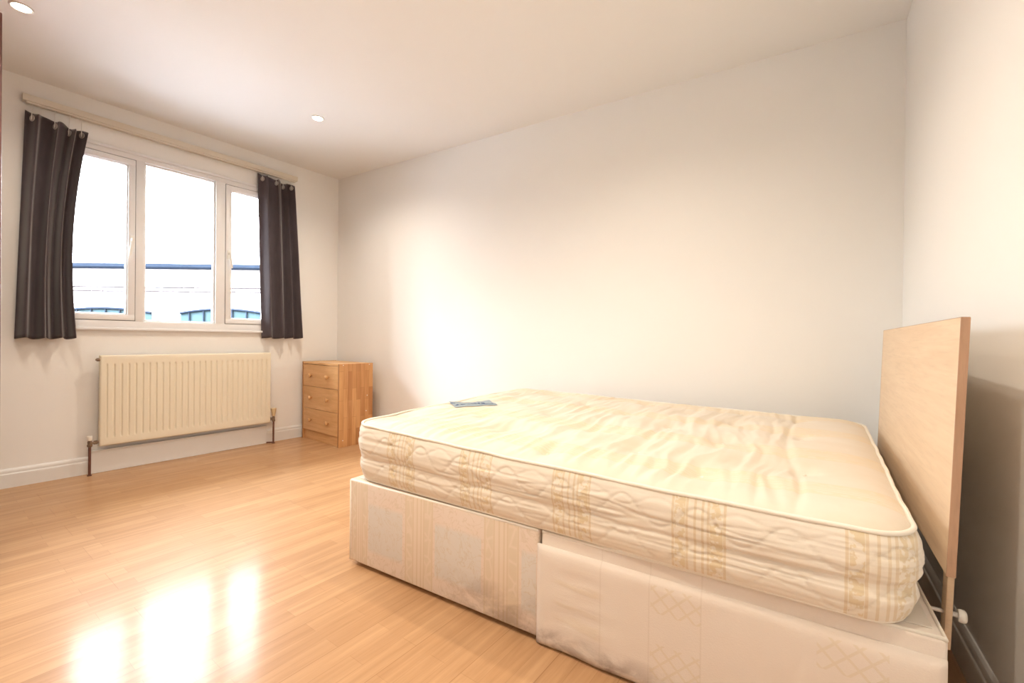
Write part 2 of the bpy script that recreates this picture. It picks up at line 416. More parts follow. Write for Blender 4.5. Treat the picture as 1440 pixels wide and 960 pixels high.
# skirting boards: extruded moulded profile (offset from wall, height)
BBH = 0.120
PROF = [(0,0),(0.018,0),(0.018,0.083),(0.0165,0.088),(0.0120,0.090),(0.0120,0.094),(0.0125,0.104),(0.010,0.112),(0.006,0.117),(0.004,BBH),(0,BBH)]
def skirting(name, a, b, n, label):
    a = Vector(a); b = Vector(b); n = Vector(n); bm = bm_new()
    A = [bm.verts.new((a.x+n.x*o_, a.y+n.y*o_, z)) for o_, z in PROF]
    B = [bm.verts.new((b.x+n.x*o_, b.y+n.y*o_, z)) for o_, z in PROF]
    for i in range(len(PROF)): bm.faces.new((A[i], A[(i+1)%len(PROF)], B[(i+1)%len(PROF)], B[i]))
    bm.faces.new(A[::-1]); bm.faces.new(B)
    return struct(name, bm, MT['gloss_white'], label, 'skirting board')
nA = (math.cos(AL), -math.sin(AL))
e0 = wa(0, YD+0.05, 0); e1 = wa(0, -0.002, 0)
skirting('baseboard_left', (e0.x, e0.y), (e1.x, e1.y), nA, 'white moulded skirting board under the radiator')
skirting('baseboard_back', (-4.50, 0), (-0.02, 0), (0, -1), 'white moulded skirting board behind the bed')
skirting('baseboard_right', (xc(-.02), -.02), (xc(YD+.02), YD+.02), (-1, slant), 'white moulded skirting board behind the headboard')
# boxing strip that covers the pipe run under the radiator
b = boxb(0.0185, 0.034, -1.925, -0.728, 0.0, 0.150, 0.003)
boxb(0.0005, 0.0185, -1.925, -0.728, 0.1205, 0.150, 0.001, bm=b)
boxb(0.0005, 0.040, -1.93, -0.724, 0.1505, 0.161, 0.003, bm=b)
struct('trim_1', b, MT['gloss_white'], 'low white boxing board under the radiator', 'boxing', loc=WLOC, rotz=-AL)

# ---- window
win = thing('window_1', 'white plastic three pane window with two hinged side sashes', 'window', WLOC, -AL)
win['kind'] = 'structure'
fo, fi = 0.012, -0.062            # frame front and back offsets
M1a, M1b, M2a, M2b = -1.676, -1.624, -1.145, -1.074
ZB, ZT = 1.083, 2.283
b = bm_new()
boxb(fi, fo, WS0, WS1, ZT, WZ1, 0.004, bm=b)
boxb(fi, fo, WS0, WS1, WZ0, ZB, 0.004, bm=b)
boxb(fi, fo, WS0, WS0+0.05, ZB-0.004, ZT+0.004, 0.003, bm=b)
boxb(fi, fo, WS1-0.05, WS1, ZB-0.004, ZT+0.004, 0.003, bm=b)
boxb(fi, fo, M1a, M1b, ZB-0.004, ZT+0.004, 0.003, bm=b)
boxb(fi, fo, M2a, M2b, ZB-0.004, ZT+0.004, 0.003, bm=b)
obj('window_frame', b, MT['upvc'], win, smooth='auto')
b = boxb(-0.125, 0.028, WS0-0.03, WS1+0.03, 1.012, 1.032, 0.005); boxb(0.0125, 0.022, WS0-0.02, WS1+0.02, 2.318, 2.34, 0.003, bm=b)
obj('window_sill', b, MT['upvc'], win, smooth='auto')
def ring_frame(s0, s1, z0, z1, w_, o0, o1, r=0.003):
    b = bm_new()
    boxb(o0, o1, s0, s1, z1-w_, z1, r, bm=b); boxb(o0, o1, s0, s1, z0, z0+w_, r, bm=b)
    boxb(o0, o1, s0, s0+w_, z0+w_-0.002, z1-w_+0.002, r, bm=b); boxb(o0, o1, s1-w_, s1, z0+w_-0.002, z1-w_+0.002, r, bm=b)
    return b
def seal_ring(s0, s1, z0, z1, o): return ring_frame(s0, s1, z0, z1, 0.0045, o-0.006, o, 0)
# middle fixed pane
obj('glazing_bead', ring_frame(M1b, M2a, ZB, ZT, 0.012, -0.04, -0.006), MT['upvc'], win, smooth='auto')
b = bm_new(); box(b, -0.028, -0.022, M1b+0.004, M2a-0.004, ZB+0.004, ZT-0.004); obj('pane', b, MT['glass'], win)
for (s0, s1, side) in ((WS0+0.05, M1a, 1), (M2b, WS1-0.05, -1)):
    sash = obj('sash', ring_frame(s0+0.004, s1-0.004, ZB+0.004, ZT-0.004, 0.042, -0.050, 0.016), MT['upvc'], win, smooth='auto')
    ss = obj('seal', seal_ring(s0, s1, ZB, ZT, 0.006), MT['seal'], sash)
    ss = obj('bead', ring_frame(s0+0.044, s1-0.044, ZB+0.044, ZT-0.044, 0.010, -0.035, 0.004), MT['upvc'], sash, smooth='auto')
    b = bm_new(); box(b, -0.026, -0.020, s0+0.04, s1-0.04, ZB+0.04, ZT-0.04); obj('pane', b, MT['glass'], win)
    hs = s1-0.024 if side == 1 else s0+0.024
    zc = 1.665
    b = boxb(0.016, 0.026, hs-0.012, hs+0.012, zc-0.03, zc+0.05, 0.004)
    tube(b, [(0.026, hs, zc+0.02), (0.052, hs, zc+0.02)], 0.009, 12)
    dl = -0.035*side if side == 1 else 0.022
    bb_ = bmesh.new(); box(bb_, -0.006, 0.006, -0.0085, 0.0085, -0.125, 0.014)
    bmesh.ops.bevel(bb_, geom=bb_.edges[:], offset=0.004, segments=2, affect='EDGES')
    bb_.transform(Matrix.Translation((0.055, hs, zc+0.02)) @ Matrix.Rotation(0.16 if side == 1 else -0.10, 4, 'X').inverted())
    me = bpy.data.meshes.new('t'); bb_.to_mesh(me); b.from_mesh(me); bb_.free(); bpy.data.meshes.remove(me)
    obj('handle', b, MT['white_plastic'], sash, smooth='auto')

# ================================================================== BED
BX0, BX1, BY0, BY1, BH = -2.093, -0.193, -1.73, -0.20, 0.3639
GAP = -1.158
def rounded_box_bm(x0, x1, y0, y1, z0, z1, r=0.012, seg=3): return boxb(x0, x1, y0, y1, z0, z1, r, seg)
# --- left half
dl_ = thing('divan_base', 'striped cream damask divan base half at the foot of the bed, stained near the floor', 'bed base', ((BX0+GAP)/2, (BY0+BY1)/2, 0), group='divan base halves')
def part_at(root, name, bm, mat, smooth=False):
    """mesh given in world coordinates; keep object origin at world origin so object coordinates are world ones"""
    o = obj(name, bm, mat, root, smooth)
    o.location = -Vector(root.location) if root.rotation_euler.z == 0 else (Matrix.Rotation(-root.rotation_euler.z, 3, 'Z') @ -Vector(root.location))
    o.rotation_euler = (0, 0, -root.rotation_euler.z)
    return o
part_at(dl_, 'upholstered_box', boxb(BX0, GAP-0.004, BY0, BY1, 0.016, BH, 0.008, 3), MT['base_left'], 'auto')
b = bm_new()
p_ = [(BX0+.004, BY1-.01), (BX0+.004, BY0+.004), (GAP-.008, BY0+.004)]
tube(b, [(x, y, BH-0.003) for x, y in p_], 0.0055, 8)
tube(b, [(BX0+.003, BY0+.003, 0.018), (BX0+.003, BY0+.003, BH-0.003)], 0.0050, 8)
part_at(dl_, 'piping', b, MT['piping'], True)
b = boxb(BX0+.02, GAP-.02, BY0+.03, BY1-.03, BH+0.0005, BH+0.003, 0.001, 1); part_at(dl_, 'top_cloth', b, MT['base_top'])
for x in (BX0+.12, GAP-.12):
    for y in (BY0+.12, BY1-.12):
        b = bm_new(); lathe(b, [(0.022, 0.0), (0.026, 0.003), (0.026, 0.017), (0.02, 0.020)], 16, Matrix.Translation((x, y, 0))); part_at(dl_, 'glide', b, MT['dark'], 'auto')
# --- right half
dr = thing('divan_base', 'paler damask divan base half under the headboard end, with a storage drawer', 'bed base', ((GAP+BX1)/2, (BY0+BY1)/2, 0), group='divan base halves')
part_at(dr, 'upholstered_box', boxb(GAP+0.004, BX1, BY0, BY1, 0.016, BH, 0.012, 3), MT['base_right'], 'auto')
dw = bm_new()
# drawer front: slightly bowed padded panel with loose cloth
NX, NZ = 60, 22; grid = []
DX0, DX1, DZ0, DZ1 = -1.163, -0.196, 0.006, 0.322
for i in range(NX+1):
    row = []
    for j in range(NZ+1):
        u, v_ = i/NX, j/NZ
        x = DX0+(DX1-DX0)*u; z = DZ0+(DZ1-DZ0)*v_
        e = min(1, min(u*NX, (1-u)*NX, v_*NZ, (1-v_)*NZ)/1.5)
        rum = noise.noise(Vector((x*7, 0, z*26)))*0.0035*math.exp(-((x+1.02)/0.10)**2) + noise.noise(Vector((x*4, 3, z*4)))*0.003
        y = BY0 - 0.006 - 0.010*math.sqrt(e) - rum*e
        row.append(dw.verts.new((x, y, z + 0.004*noise.noise(Vector((x*9, 5, 0)))*(v_ < .05))))
    grid.append(row)
back = [[dw.verts.new((DX0+(DX1-DX0)*i/NX, BY0+0.002, DZ0+(DZ1-DZ0)*j/NZ)) for j in (0, NZ)] for i in range(NX+1)]
for i in range(NX):
    for j in range(NZ): dw.faces.new((grid[i][j], grid[i+1][j], grid[i+1][j+1], grid[i][j+1]))
    dw.faces.new((grid[i][NZ], grid[i+1][NZ], back[i+1][1], back[i][1])); dw.faces.new((back[i][0], back[i+1][0], grid[i+1][0], grid[i][0]))
dw.faces.new([grid[0][j] for j in range(NZ+1)] + [back[0][1], back[0][0]])
dw.faces.new([grid[NX][j] for j in range(NZ, -1, -1)] + [back[NX][0], back[NX][1]])
o = part_at(dr, 'drawer_front', dw, MT['base_right'], True); o['label'] = 'pale damask drawer front with grubby lower edge'
b = bm_new()
tube(b, [(GAP+.008, BY0+.005, BH-0.003), (BX1-.005, BY0+.005, BH-0.003), (BX1-.005, BY1-.02, BH-0.003)], 0.0055, 8)
part_at(dr, 'piping', b, MT['piping'], True)
b = boxb(GAP+.02, BX1-.02, BY0+.03, BY1-.03, BH+0.0005, BH+0.003, 0.001, 1); part_at(dr, 'top_cloth', b, MT['base_top'])
for x in (GAP+.12, BX1-.12):
    for y in (BY0+.12, BY1-.12):
        b = bm_new(); lathe(b, [(0.022, 0.0), (0.026, 0.003), (0.026, 0.017), (0.02, 0.020)], 16, Matrix.Translation((x, y, 0))); part_at(dr, 'glide', b, MT['dark'], 'auto')

# --- mattress ---------------------------------------------------------------
mt = thing('mattress', 'cream damask double mattress with tufted top on the divan bed', 'mattress', (-1.17, -0.95, BH+0.003))
# corner control points of the top rim: near-left, near-right, far-right, far-left
NL, NR, FR, FL = Vector((-2.085, -1.715)), Vector((-0.248, -1.760)), Vector((-0.178, -0.215)), Vector((-2.165, -0.165))
RAD = 0.10
def quad(u, v):      # u 0..1 along x, v 0..1 near->far
    return NL*(1-u)*(1-v) + NR*u*(1-v) + FR*u*v + FL*(1-u)*v
LX, LY = 1.93, 1.53
def rmap(a, b_):     # (a,b) in metres in the LX x LY rectangle -> rounded rectangle, then to the quad
    def f(a, b_):
        cx = max(abs(a-LX/2)-(LX/2-RAD), 0); cy = max(abs(b_-LY/2)-(LY/2-RAD), 0)
        if cx > 0 and cy > 0:
            mxx = max(cx, cy); ln = math.hypot(cx, cy); s_ = mxx/ln
            a = LX/2 + math.copysign(LX/2-RAD+cx*s_, a-LX/2); b_ = LY/2 + math.copysign(LY/2-RAD+cy*s_, b_-LY/2)
        return a, b_
    a, b_ = f(a, b_)
    return quad(a/LX, b_/LY)
def rimz(a, b_):
    u, v = a/LX, b_/LY
    near = 0.605 - 0.062*u**0.75 if u < 1 else 0.543
    near = 0.607 - 0.075*u + 0.034*u*u
    far = 0.612 - 0.030*u
    z = near*(1-v) + far*v
    return z + 0.0035*noise.noise(Vector((a*3.1, b_*3.1, 2.0)))
rows = [(-2.01, (-1.47, -1.02, -0.50)), (-1.76, (-1.22, -0.76, -0.36)), (-1.50, (-1.42, -0.98, -0.56)), (-1.20, (-1.60, -1.18, -0.70, -0.34)),
        (-0.94, (-1.38, -0.92, -0.50)), (-0.70, (-1.56, -1.08, -0.66, -0.34)), (-0.44, (-1.36, -0.84, -0.42))]
TUFTS = [(x, y) for x, ys in rows for y in ys]
def topz(p, edge):
    x, y = p
    e = 1-math.exp(-(edge/0.035))
    z = 0.020*e
    for tx, ty in TUFTS:
        dx, dy = x-tx, y-ty
        if abs(dx) < 0.2 and abs(dy) < 0.26:
            z -= 0.013*math.exp(-(dx*dx/0.0012+dy*dy/0.0030)) + 0.010*math.exp(-(dx*dx/0.010+dy*dy/0.018))
    # cross creases: run across the bed, stronger towards the head, none on the last head strip
    k1 = 1/(1+math.exp((x+0.47)/0.018))
    wob = 0.05*noise.noise(Vector((x*2, y*2.2, 5))) + 0.02*noise.noise(Vector((x*5, y*6, 8)))
    q = (x+wob)
    n1 = noise.noise(Vector((q*17, y*1.9, 1.0)))
    n2 = noise.noise(Vector((q*34, y*4.0, 4.0)))
    z += k1*e*(0.0060*(1-abs(n1)*2.4) + 0.0032*(1-abs(n2)*2.2)) - k1*e*0.005
    z += (1-k1)*e*0.006 - 0.007*math.exp(-((x+0.475+0.02*math.sin(y*5))/0.012)**2)*e
    z += 0.003*noise.noise(Vector((x*4, y*4, 9)))*e
    return z
na, nb = 300, 190
bm = bm_new(); G = []
for i in range(na+1):
    row = []
    for j in range(nb+1):
        # denser at the rim
        a = LX*(0.5-0.5*math.cos(PI*(0.06+0.88*i/na)) - (0.5-0.5*math.cos(PI*0.06)))/(math.cos(PI*0.06))
        b_ = LY*(0.5-0.5*math.cos(PI*(0.06+0.88*j/nb)) - (0.5-0.5*math.cos(PI*0.06)))/(math.cos(PI*0.06))
        a = min(max(a, 0), LX); b_ = min(max(b_, 0), LY)
        p = rmap(a, b_); ed = min(a, LX-a, b_, LY-b_)
        row.append(bm.verts.new((p.x, p.y, rimz(a, b_)+topz(p, ed))))
    G.append(row)
for i in range(na):
    for j in range(nb): bm.faces.new((G[i][j], G[i+1][j], G[i+1][j+1], G[i][j+1]))
part_at(mt, 'tufted_top', bm, MT['top'], True)
# perimeter loop (a, b) with arc length
def perim():
    P = []
    st = 0.0075
    def seg(a0, b0, a1, b1):
        n = max(1, int(math.hypot(a1-a0, b1-b0)/st))
        for i in range(n): P.append((a0+(a1-a0)*i/n, b0+(b1-b0)*i/n))
    seg(0, 0, LX, 0); seg(LX, 0, LX, LY); seg(LX, LY, 0, LY); seg(0, LY, 0, 0)
    return P
PER = perim(); NP = len(PER)
PP = [rmap(a, b_) for a, b_ in PER]
def resmooth(P, it=6):
    for _ in range(it): P = [(P[i-1]+P[i]*2+P[(i+1)%len(P)])/4 for i in range(len(P))]
    return P
NRM = []
for i in range(NP):
    t_ = (PP[(i+3)%NP]-PP[i-3]); t_ = Vector((t_.x, t_.y)).normalized(); NRM.append(Vector((t_.y, -t_.x)))
NRM = resmooth(NRM, 12); NRM = [n.normalized() for n in NRM]
ARC = [0.0]
for i in range(1, NP): ARC.append(ARC[-1]+(PP[i]-PP[i-1]).length)
TOT = ARC[-1]+(PP[0]-PP[-1]).length
ZB0 = BH + 0.004
def border_pt(i, v):
    i %= NP; s = ARC[i]; a, b_ = PER[i]
    zt = rimz(a, b_); hgt = zt-ZB0; z = ZB0+hgt*v
    # two puffs with a pinch a little under half height
    pinch = 0.42
    t1 = (v/pinch) if v < pinch else (v-pinch)/(1-pinch)
    amp = 0.008 if v < pinch else 0.011
    o_ = 0.016*math.sin(PI*min(max(v, 0), 1))**0.45 + amp*math.sin(PI*min(max(t1, 0), 1))**0.8
    # rumpled horizontal folds
    th = 2*PI*s/TOT; cyc = Vector((math.cos(th)*TOT/6.283, math.sin(th)*TOT/6.283, 0))
    o_ += (0.0042*noise.noise(Vector((cyc.x*3.2, cyc.y*3.2, v*7.5))) + 0.0022*noise.noise(Vector((cyc.x*7, cyc.y*7, v*17+4))))*math.sin(PI*v)**0.5
    n1 = noise.noise(Vector((cyc.x*2.4, cyc.y*2.4, v*9+9)))
    o_ -= 0.005*max(0, 1-abs(n1)*9)*math.sin(PI*v)
    # stitched waves
    per = TOT/34
    ph = (s/per) % 1.0
    tri = abs(ph*2-1)
    sw = 0.5-0.5*math.cos(PI*tri)
    for v0 in (0.06, 0.53):
        vc = v0 + 0.34*sw; d = (v-vc)*hgt
        o_ -= 0.0042*math.exp(-(d/0.0035)**2)
    for v0 in (0.30, 0.74):
        vc = v0 + 0.16*(1-sw); d = (v-vc)*hgt
        o_ -= 0.0022*math.exp(-(d/0.0035)**2)
    # sideways wander
    o_ += 0.006*noise.noise(Vector((cyc.x*1.7, cyc.y*1.7, 3+v)))
    inset = -0.012*(1-v)
    p = PP[i] + NRM[i]*(o_+inset)
    return Vector((p.x, p.y, z))
bm = bm_new(); NV = 56
loops = [[bm.verts.new(border_pt(i, j/NV)) for i in range(NP)] for j in range(NV+1)]
for j in range(NV):
    for i in range(NP): bm.faces.new((loops[j][i], loops[j][(i+1)%NP], loops[j+1][(i+1)%NP], loops[j+1][i]))
bm.faces.new(loops[0][::-1])
part_at(mt, 'quilted_border', bm, MT['border'], True)
for vv, dz, nm, lab in ((1.0, 0.002, 'top_piping', None), (0.0, 0.005, 'bottom_piping', None)):
    bm = bm_new(); pts = []
    for i in range(0, NP, 2):
        p = border_pt(i, vv); s = ARC[i]
        pts.append(p + Vector((NRM[i].x, NRM[i].y, 0))*(0.004 + 0.003*noise.noise(Vector((s*9, 0, 0)))*(vv > .5)) + Vector((0, 0, dz + 0.003*(vv > .5)*noise.noise(Vector((s*8, 4, 0))))))
    tube(bm, pts, 0.0058 if vv > 0.5 else 0.0045, 8, closed=True)
    o = part_at(mt, nm, bm, MT['piping'], True)
# vertical seam tape at the foot corner
bm = bm_new(); ic = min(range(NP), key=lambda i: (PP[i]-rmap(0, 0)).length) - 9
for k_ in (0, 9): tube(bm, [border_pt(ic+k_, j/28)+Vector((NRM[(ic+k_)%NP].x, NRM[(ic+k_)%NP].y, 0))*0.001 for j in range(1, 28)], 0.0022, 6)
part_at(mt, 'corner_seam', bm, MT['piping'], True)
# tuft buttons
for i, (x, y) in enumerate(TUFTS):
    u_ = (x+2.1)/1.9*LX; b__ = (y+1.72)/1.53*LY
    z = rimz(u_, b__)+topz((x, y), 0.2)
    bm = bm_new(); lathe(bm, [(0.003, 0.0), (0.0065, 0.001), (0.0065, 0.0025), (0.003, 0.004)], 12, Matrix.Translation((x, y, z-0.002)))
    part_at(mt, 'tuft_button', bm, MT['piping'], True)
# woven maker's label, near the foot end (writing is illegible in the photo)
lab = bm_new(); LP = [Vector((-2.095, -1.075)), Vector((-1.95, -1.20)), Vector((-1.815, -1.00)), Vector((-1.96, -0.875))]
def lq(u, v): return LP[0]*(1-u)*(1-v)+LP[1]*(1-u)*v+LP[2]*u*v+LP[3]*u*(1-v)
def lz(p):
    return rimz((p.x+2.1)/1.9*LX, (p.y+1.72)/1.53*LY)+topz((p.x, p.y), 0.15)
gr = []
for i in range(25):
    gr.append([lab.verts.new((lq(i/24, j/14).x, lq(i/24, j/14).y, lz(lq(i/24, j/14))+0.0025)) for j in range(15)])
for i in range(24):
    for j in range(14): lab.faces.new((gr[i][j], gr[i+1][j], gr[i+1][j+1], gr[i][j+1]))
lo_ = part_at(mt, 'label', lab, MT['label_cloth'], True); lo_['label'] = 'blue grey woven label'
ink = bm_new()
def flush_ink():
    global ink
    obj('lettering', ink, MT['label_ink'], lo_); ink = bm_new()
def stroke(u0, v0, u1, v1, wd=0.018):
    n = 8
    for i in range(n):
        a, b2 = i/n, (i+1)/n
        cs = []
        for (t2, sgn) in ((a, -1), (b2, -1), (b2, 1), (a, 1)):
            d = Vector((u1-u0, v1-v0)).normalized(); nn = Vector((-d.y, d.x))*wd*sgn
            p = lq(u0+(u1-u0)*t2+nn.x, v0+(v1-v0)*t2+nn.y); cs.append(ink.verts.new((p.x, p.y, lz(p)+0.0035)))
        ink.faces.new(cs)
for q in range(7):
    u0 = 0.20+q*0.085
    stroke(u0, 0.42, u0+0.01, 0.62, 0.02); stroke(u0+0.01, 0.43 if q % 2 else 0.61, u0+0.05, 0.45 if q % 2 else 0.59, 0.02)
    if q % 3 == 0: stroke(u0+0.045, 0.43, u0+0.05, 0.62, 0.018)
flush_ink(); stroke(0.12, 0.2, 0.02, 0.2, 0.03); flush_ink(); stroke(0.62, 0.82, 0.93, 0.80, 0.03); flush_ink(); stroke(0.06, 0.75, 0.14, 0.6, 0.025)
flush_ink()

# --- headboard --------------------------------------------------------------
hb = thing('headboard', 'pale oak panel headboard on two legs standing at the bed end by the wall', 'headboard', (-0.146, -0.97, 0.0), math.radians(-1.85))
tilt = Matrix.Rotation(math.radians(1.7), 4, 'Y')
Z0h, Z1h = 0.455, 1.038
YA, YB = -0.652, 0.652
def hpart(name, b, mat, smooth='auto', par=hb):
    b.transform(Matrix.Translation((0, 0, 0.45)) @ tilt @ Matrix.Translation((0, 0, -0.45)))
    return obj(name, b, mat, par, smooth)
pn = hpart('panel', boxb(-0.009, 0.0065, YA, YB, Z0h, Z1h, 0.0008, 1), MT['head_oak'])
b = boxb(-0.0092, 0.0067, YA-0.002, YA+0.001, Z0h, Z1h, 0.0005, 1); boxb(-0.0092, 0.0067, YB-0.001, YB+0.002, Z0h, Z1h, 0.0005, 1, bm=b)
boxb(-0.0088, 0.0063, YA, YB, Z1h-0.0005, Z1h+0.0012, 0.0004, 1, bm=b)
hpart('edging', b, MT['head_edge'], par=pn)
for y in (YA+0.070, YB-0.110):
    lg = hpart('leg', boxb(0.0070, 0.0200, y, y+0.040, 0.255, 0.90, 0.002, 2), MT['head_oak'])
    b = bm_new(); lathe(b, [(0.006, 0.0), (0.006, 0.012), (0.013, 0.012), (0.015, 0.016), (0.015, 0.024), (0.012, 0.027)], 20, Matrix.Translation((0.020, y+0.020, 0.335)) @ Matrix.Rotation(PI/2, 4, 'Y'))
    hpart('fixing_bolt', b, MT['white_plastic'], par=lg)
    b = bm_new(); tube(b, [(-0.022, y+0.020, 0.335), (0.008, y+0.020, 0.335)], 0.005, 10)
    hpart('bolt_shank', b, MT['steel'], par=lg)

# ================================================================== CHEST OF DRAWERS
ch = thing('chest_of_drawers', 'small pine three drawer chest in the corner beside the radiator', 'chest of drawers', (-3.858, -0.476, 0), math.radians(-6))
# local: x to the left along the front is negative, y goes back
CW, CD, CHT = 0.655, 0.345, 0.742
obj('side_panel', boxb(-0.020, 0, 0, CD, 0, CHT, 0.0015, 1), MT['pine_side'], ch, 'auto')
obj('side_panel', boxb(-CW, -CW+0.020, 0, CD, 0, CHT, 0.0015, 1), MT['pine_side'], ch, 'auto')
obj('top_panel', boxb(-CW+0.0202, -0.0202, 0.002, CD, CHT-0.020, CHT-0.0015, 0.001, 1), MT['pine'], ch, 'auto')
obj('back_panel', boxb(-CW+0.0202, -0.0202, CD-0.006, CD-0.001, 0.02, CHT-0.021, 0.0005, 1), MT['pine'], ch)
obj('plinth', boxb(-CW+0.0202, -0.0202, 0.018, 0.036, 0, 0.088, 0.001, 1), MT['pine'], ch, 'auto')
dz = (CHT-0.022-0.092)/3
for i in range(3):
    z0 = 0.092+dz*i
    dwr = obj('drawer', boxb(-CW+0.0225, -0.0225, 0.002, 0.020, z0+0.0015, z0+dz-0.0025, 0.0015, 1), MT['pine'], ch, 'auto')
    b = boxb(-CW+0.035, -0.035, 0.0205, CD-0.02, z0+0.012, z0+dz-0.03, 0.001, 1)
    obj('drawer_box', b, MT['pine'], dwr)
    for kx in (-CW*0.735, -CW*0.275):
        b = bm_new(); lathe(b, [(0.009, 0.0), (0.0095, 0.010), (0.016, 0.016), (0.0195, 0.023), (0.018, 0.030), (0.009, 0.034)], 20,
                            Matrix.Translation((kx, 0.002, z0+dz*0.5)) @ Matrix.Rotation(PI/2, 4, 'X'))
        obj('knob', b, MT['knob'], dwr, True)
for (y, z) in ((0.04, CHT-0.012), (CD-0.04, CHT-0.012), (CD-0.06, CHT-0.30), (0.04, 0.06), (CD-0.07, 0.30)):
    b = bm_new(); lathe(b, [(0.0045, -0.0005), (0.0045, 0.0008), (0.003, 0.0012)], 12, Matrix.Translation((0, y, z)) @ Matrix.Rotation(PI/2, 4, 'Y'))
    obj('screw_cap', b, MT['white_plastic'], ch)

# ================================================================== RADIATOR
RS0, RS1, RZ0, RZ1 = -1.890, -0.722, 0.195, 0.834
rad = thing('radiator', 'cream fluted panel radiator on the wall below the window', 'radiator', wa(0, (RS0+RS1)/2, 0), -AL)
cs = (RS0+RS1)/2
W2 = (RS1-RS0)/2
bm = bm_new()
ncol = 27; off_f = 0.098
xs = []; NS = 400; NZ = 60
pitch = (2*W2-0.075)/ncol
def rdepth(s, z):
    e = min(s+W2, W2-s)
    o_ = off_f
    if e < 0.012: o_ -= 0.010*(1-math.sqrt(max(0, 1-((0.012-e)/0.012)**2)))
    ez = min(z-RZ0, RZ1-z)
    if ez < 0.012: o_ -= 0.010*(1-math.sqrt(max(0, 1-((0.012-ez)/0.012)**2)))
    q = (s+W2-0.0375)/pitch
    if -0.02 < q < ncol+0.02:
        fr = abs(q-round(q))*pitch
        g_ = math.exp(-(fr/0.0050)**4)
        zt = min(1, max(0, (z-(RZ0+0.052))/0.014))*min(1, max(0, ((RZ1-0.058)-z)/0.014))
        o_ -= 0.008*g_*zt
    return o_
svals = sorted(set([-W2+2*W2*i/NS for i in range(NS+1)] + [-W2+0.003, -W2+0.006, W2-0.003, W2-0.006]))
zvals = [RZ0, RZ0+.003, RZ0+.006, RZ0+.012, RZ0+.03, RZ0+.048, RZ0+.052, RZ0+.057, RZ0+.062, RZ0+.066, RZ0+.08] + [RZ0+.08+(RZ1-RZ0-.16)*i/6 for i in range(1, 6)] + [RZ1-.08, RZ1-.072, RZ1-.067, RZ1-.062, RZ1-.058, RZ1-.05, RZ1-.03, RZ1-.012, RZ1-.006, RZ1-.003, RZ1]
grid = [[bm.verts.new((rdepth(s, z), s, z)) for z in zvals] for s in svals]
bk = [[bm.verts.new((off_f-0.030, s, z)) for z in (zvals[0], zvals[-1])] for s in svals]
for i in range(len(svals)-1):
    for j in range(len(zvals)-1): bm.faces.new((grid[i][j], grid[i+1][j], grid[i+1][j+1], grid[i][j+1]))
    bm.faces.new((bk[i][0], bk[i+1][0], grid[i+1][0], grid[i][0])); bm.faces.new((grid[i][-1], grid[i+1][-1], bk[i+1][1], bk[i][1])); bm.faces.new((bk[i][1], bk[i+1][1], bk[i+1][0], bk[i][0]))
bm.faces.new([grid[0][j] for j in range(len(zvals))]+[bk[0][1], bk[0][0]]); bm.faces.new([grid[-1][j] for j in range(len(zvals)-1, -1, -1)]+[bk[-1][0], bk[-1][1]])
obj('fluted_panel', bm, MT['radiator'], rad, True)
# convector fins behind, hung on brackets
b = bm_new()
for i in range(56):
    s = -W2+0.05+(2*W2-0.1)*i/55
    box(b, off_f-0.048, off_f-0.0302, s-0.0008, s+0.0008, RZ0+0.05, RZ1-0.03)
obj('convector_fins', b, MT['radiator'], rad)
for s in (-W2+0.12, W2-0.12):
    obj('bracket', boxb(0.0015, off_f-0.049, s-0.015, s+0.015, RZ0+0.08, RZ1-0.06, 0.001, 1), MT['gloss_white'], rad)
b = bm_new(); tube(b, [(off_f-0.015, -W2+0.002, RZ1-0.03), (off_f-0.015, -W2-0.014, RZ1-0.03)], [0.012, 0.011], 8); tube(b, [(off_f-0.015, -W2-0.014, RZ1-0.03), (off_f-0.015, -W2-0.020, RZ1-0.03)], 0.006, 8)
obj('bleed_valve', b, MT['brass'], rad, 'auto')
# left lockshield valve and pipe
def valve(sd, s_pipe, cap_mat, capprof, zv):
    x = off_f-0.020
    p = bm_new(); tube(p, [(x, s_pipe, 0.0), (x, s_pipe, zv-0.018)], 0.0078, 14); tube(p, [(x, s_pipe, 0.0), (x, s_pipe, 0.006)], 0.013, 14)
    obj('pipe', p, MT['copper'], rad, 'auto')
    v = bm_new()
    lathe(v, [(0.012, zv-0.022), (0.0145, zv-0.018), (0.0145, zv-0.006), (0.0115, zv-0.003), (0.0125, zv+0.012), (0.010, zv+0.022), (0.009, zv+0.03)], 8, Matrix.Translation((x, s_pipe, 0)))
    e = -W2 if sd < 0 else W2
    tube(v, [(x, s_pipe, zv+0.004), (x, e, zv+0.004)], [0.0085, 0.0085], 12)
    m1 = s_pipe+(e-s_pipe)*0.45; m2 = s_pipe+(e-s_pipe)*0.85
    tube(v, [(x, m1, zv+0.004), (x, m2, zv+0.004)], 0.0135, 6)
    vb = obj('valve_body', v, MT['brass'], rad, 'auto')
    c_ = bm_new(); lathe(c_, [(r, zv+z) for r, z in capprof], 20, Matrix.Translation((x, s_pipe, 0)))
    obj('valve_cap', c_, cap_mat, vb, 'auto')
valve(-1, -W2-0.046, MT['white_plastic'], [(0.012, 0.022), (0.0135, 0.024), (0.0145, 0.050), (0.013, 0.053)], 0.222)
valve(1, W2+0.034, MT['cream_plastic'], [(0.012, 0.028), (0.014, 0.032), (0.0165, 0.052), (0.021, 0.072), (0.0235, 0.096), (0.021, 0.100)], 0.222)
# small stub of pipe at the boxing end
b = bm_new(); tube(b, [(0.045, W2-0.012, 0.010), (off_f-0.024, W2+0.026, 0.010)], 0.006, 10)
obj('floor_pipe', b, MT['copper'], rad, 'auto')

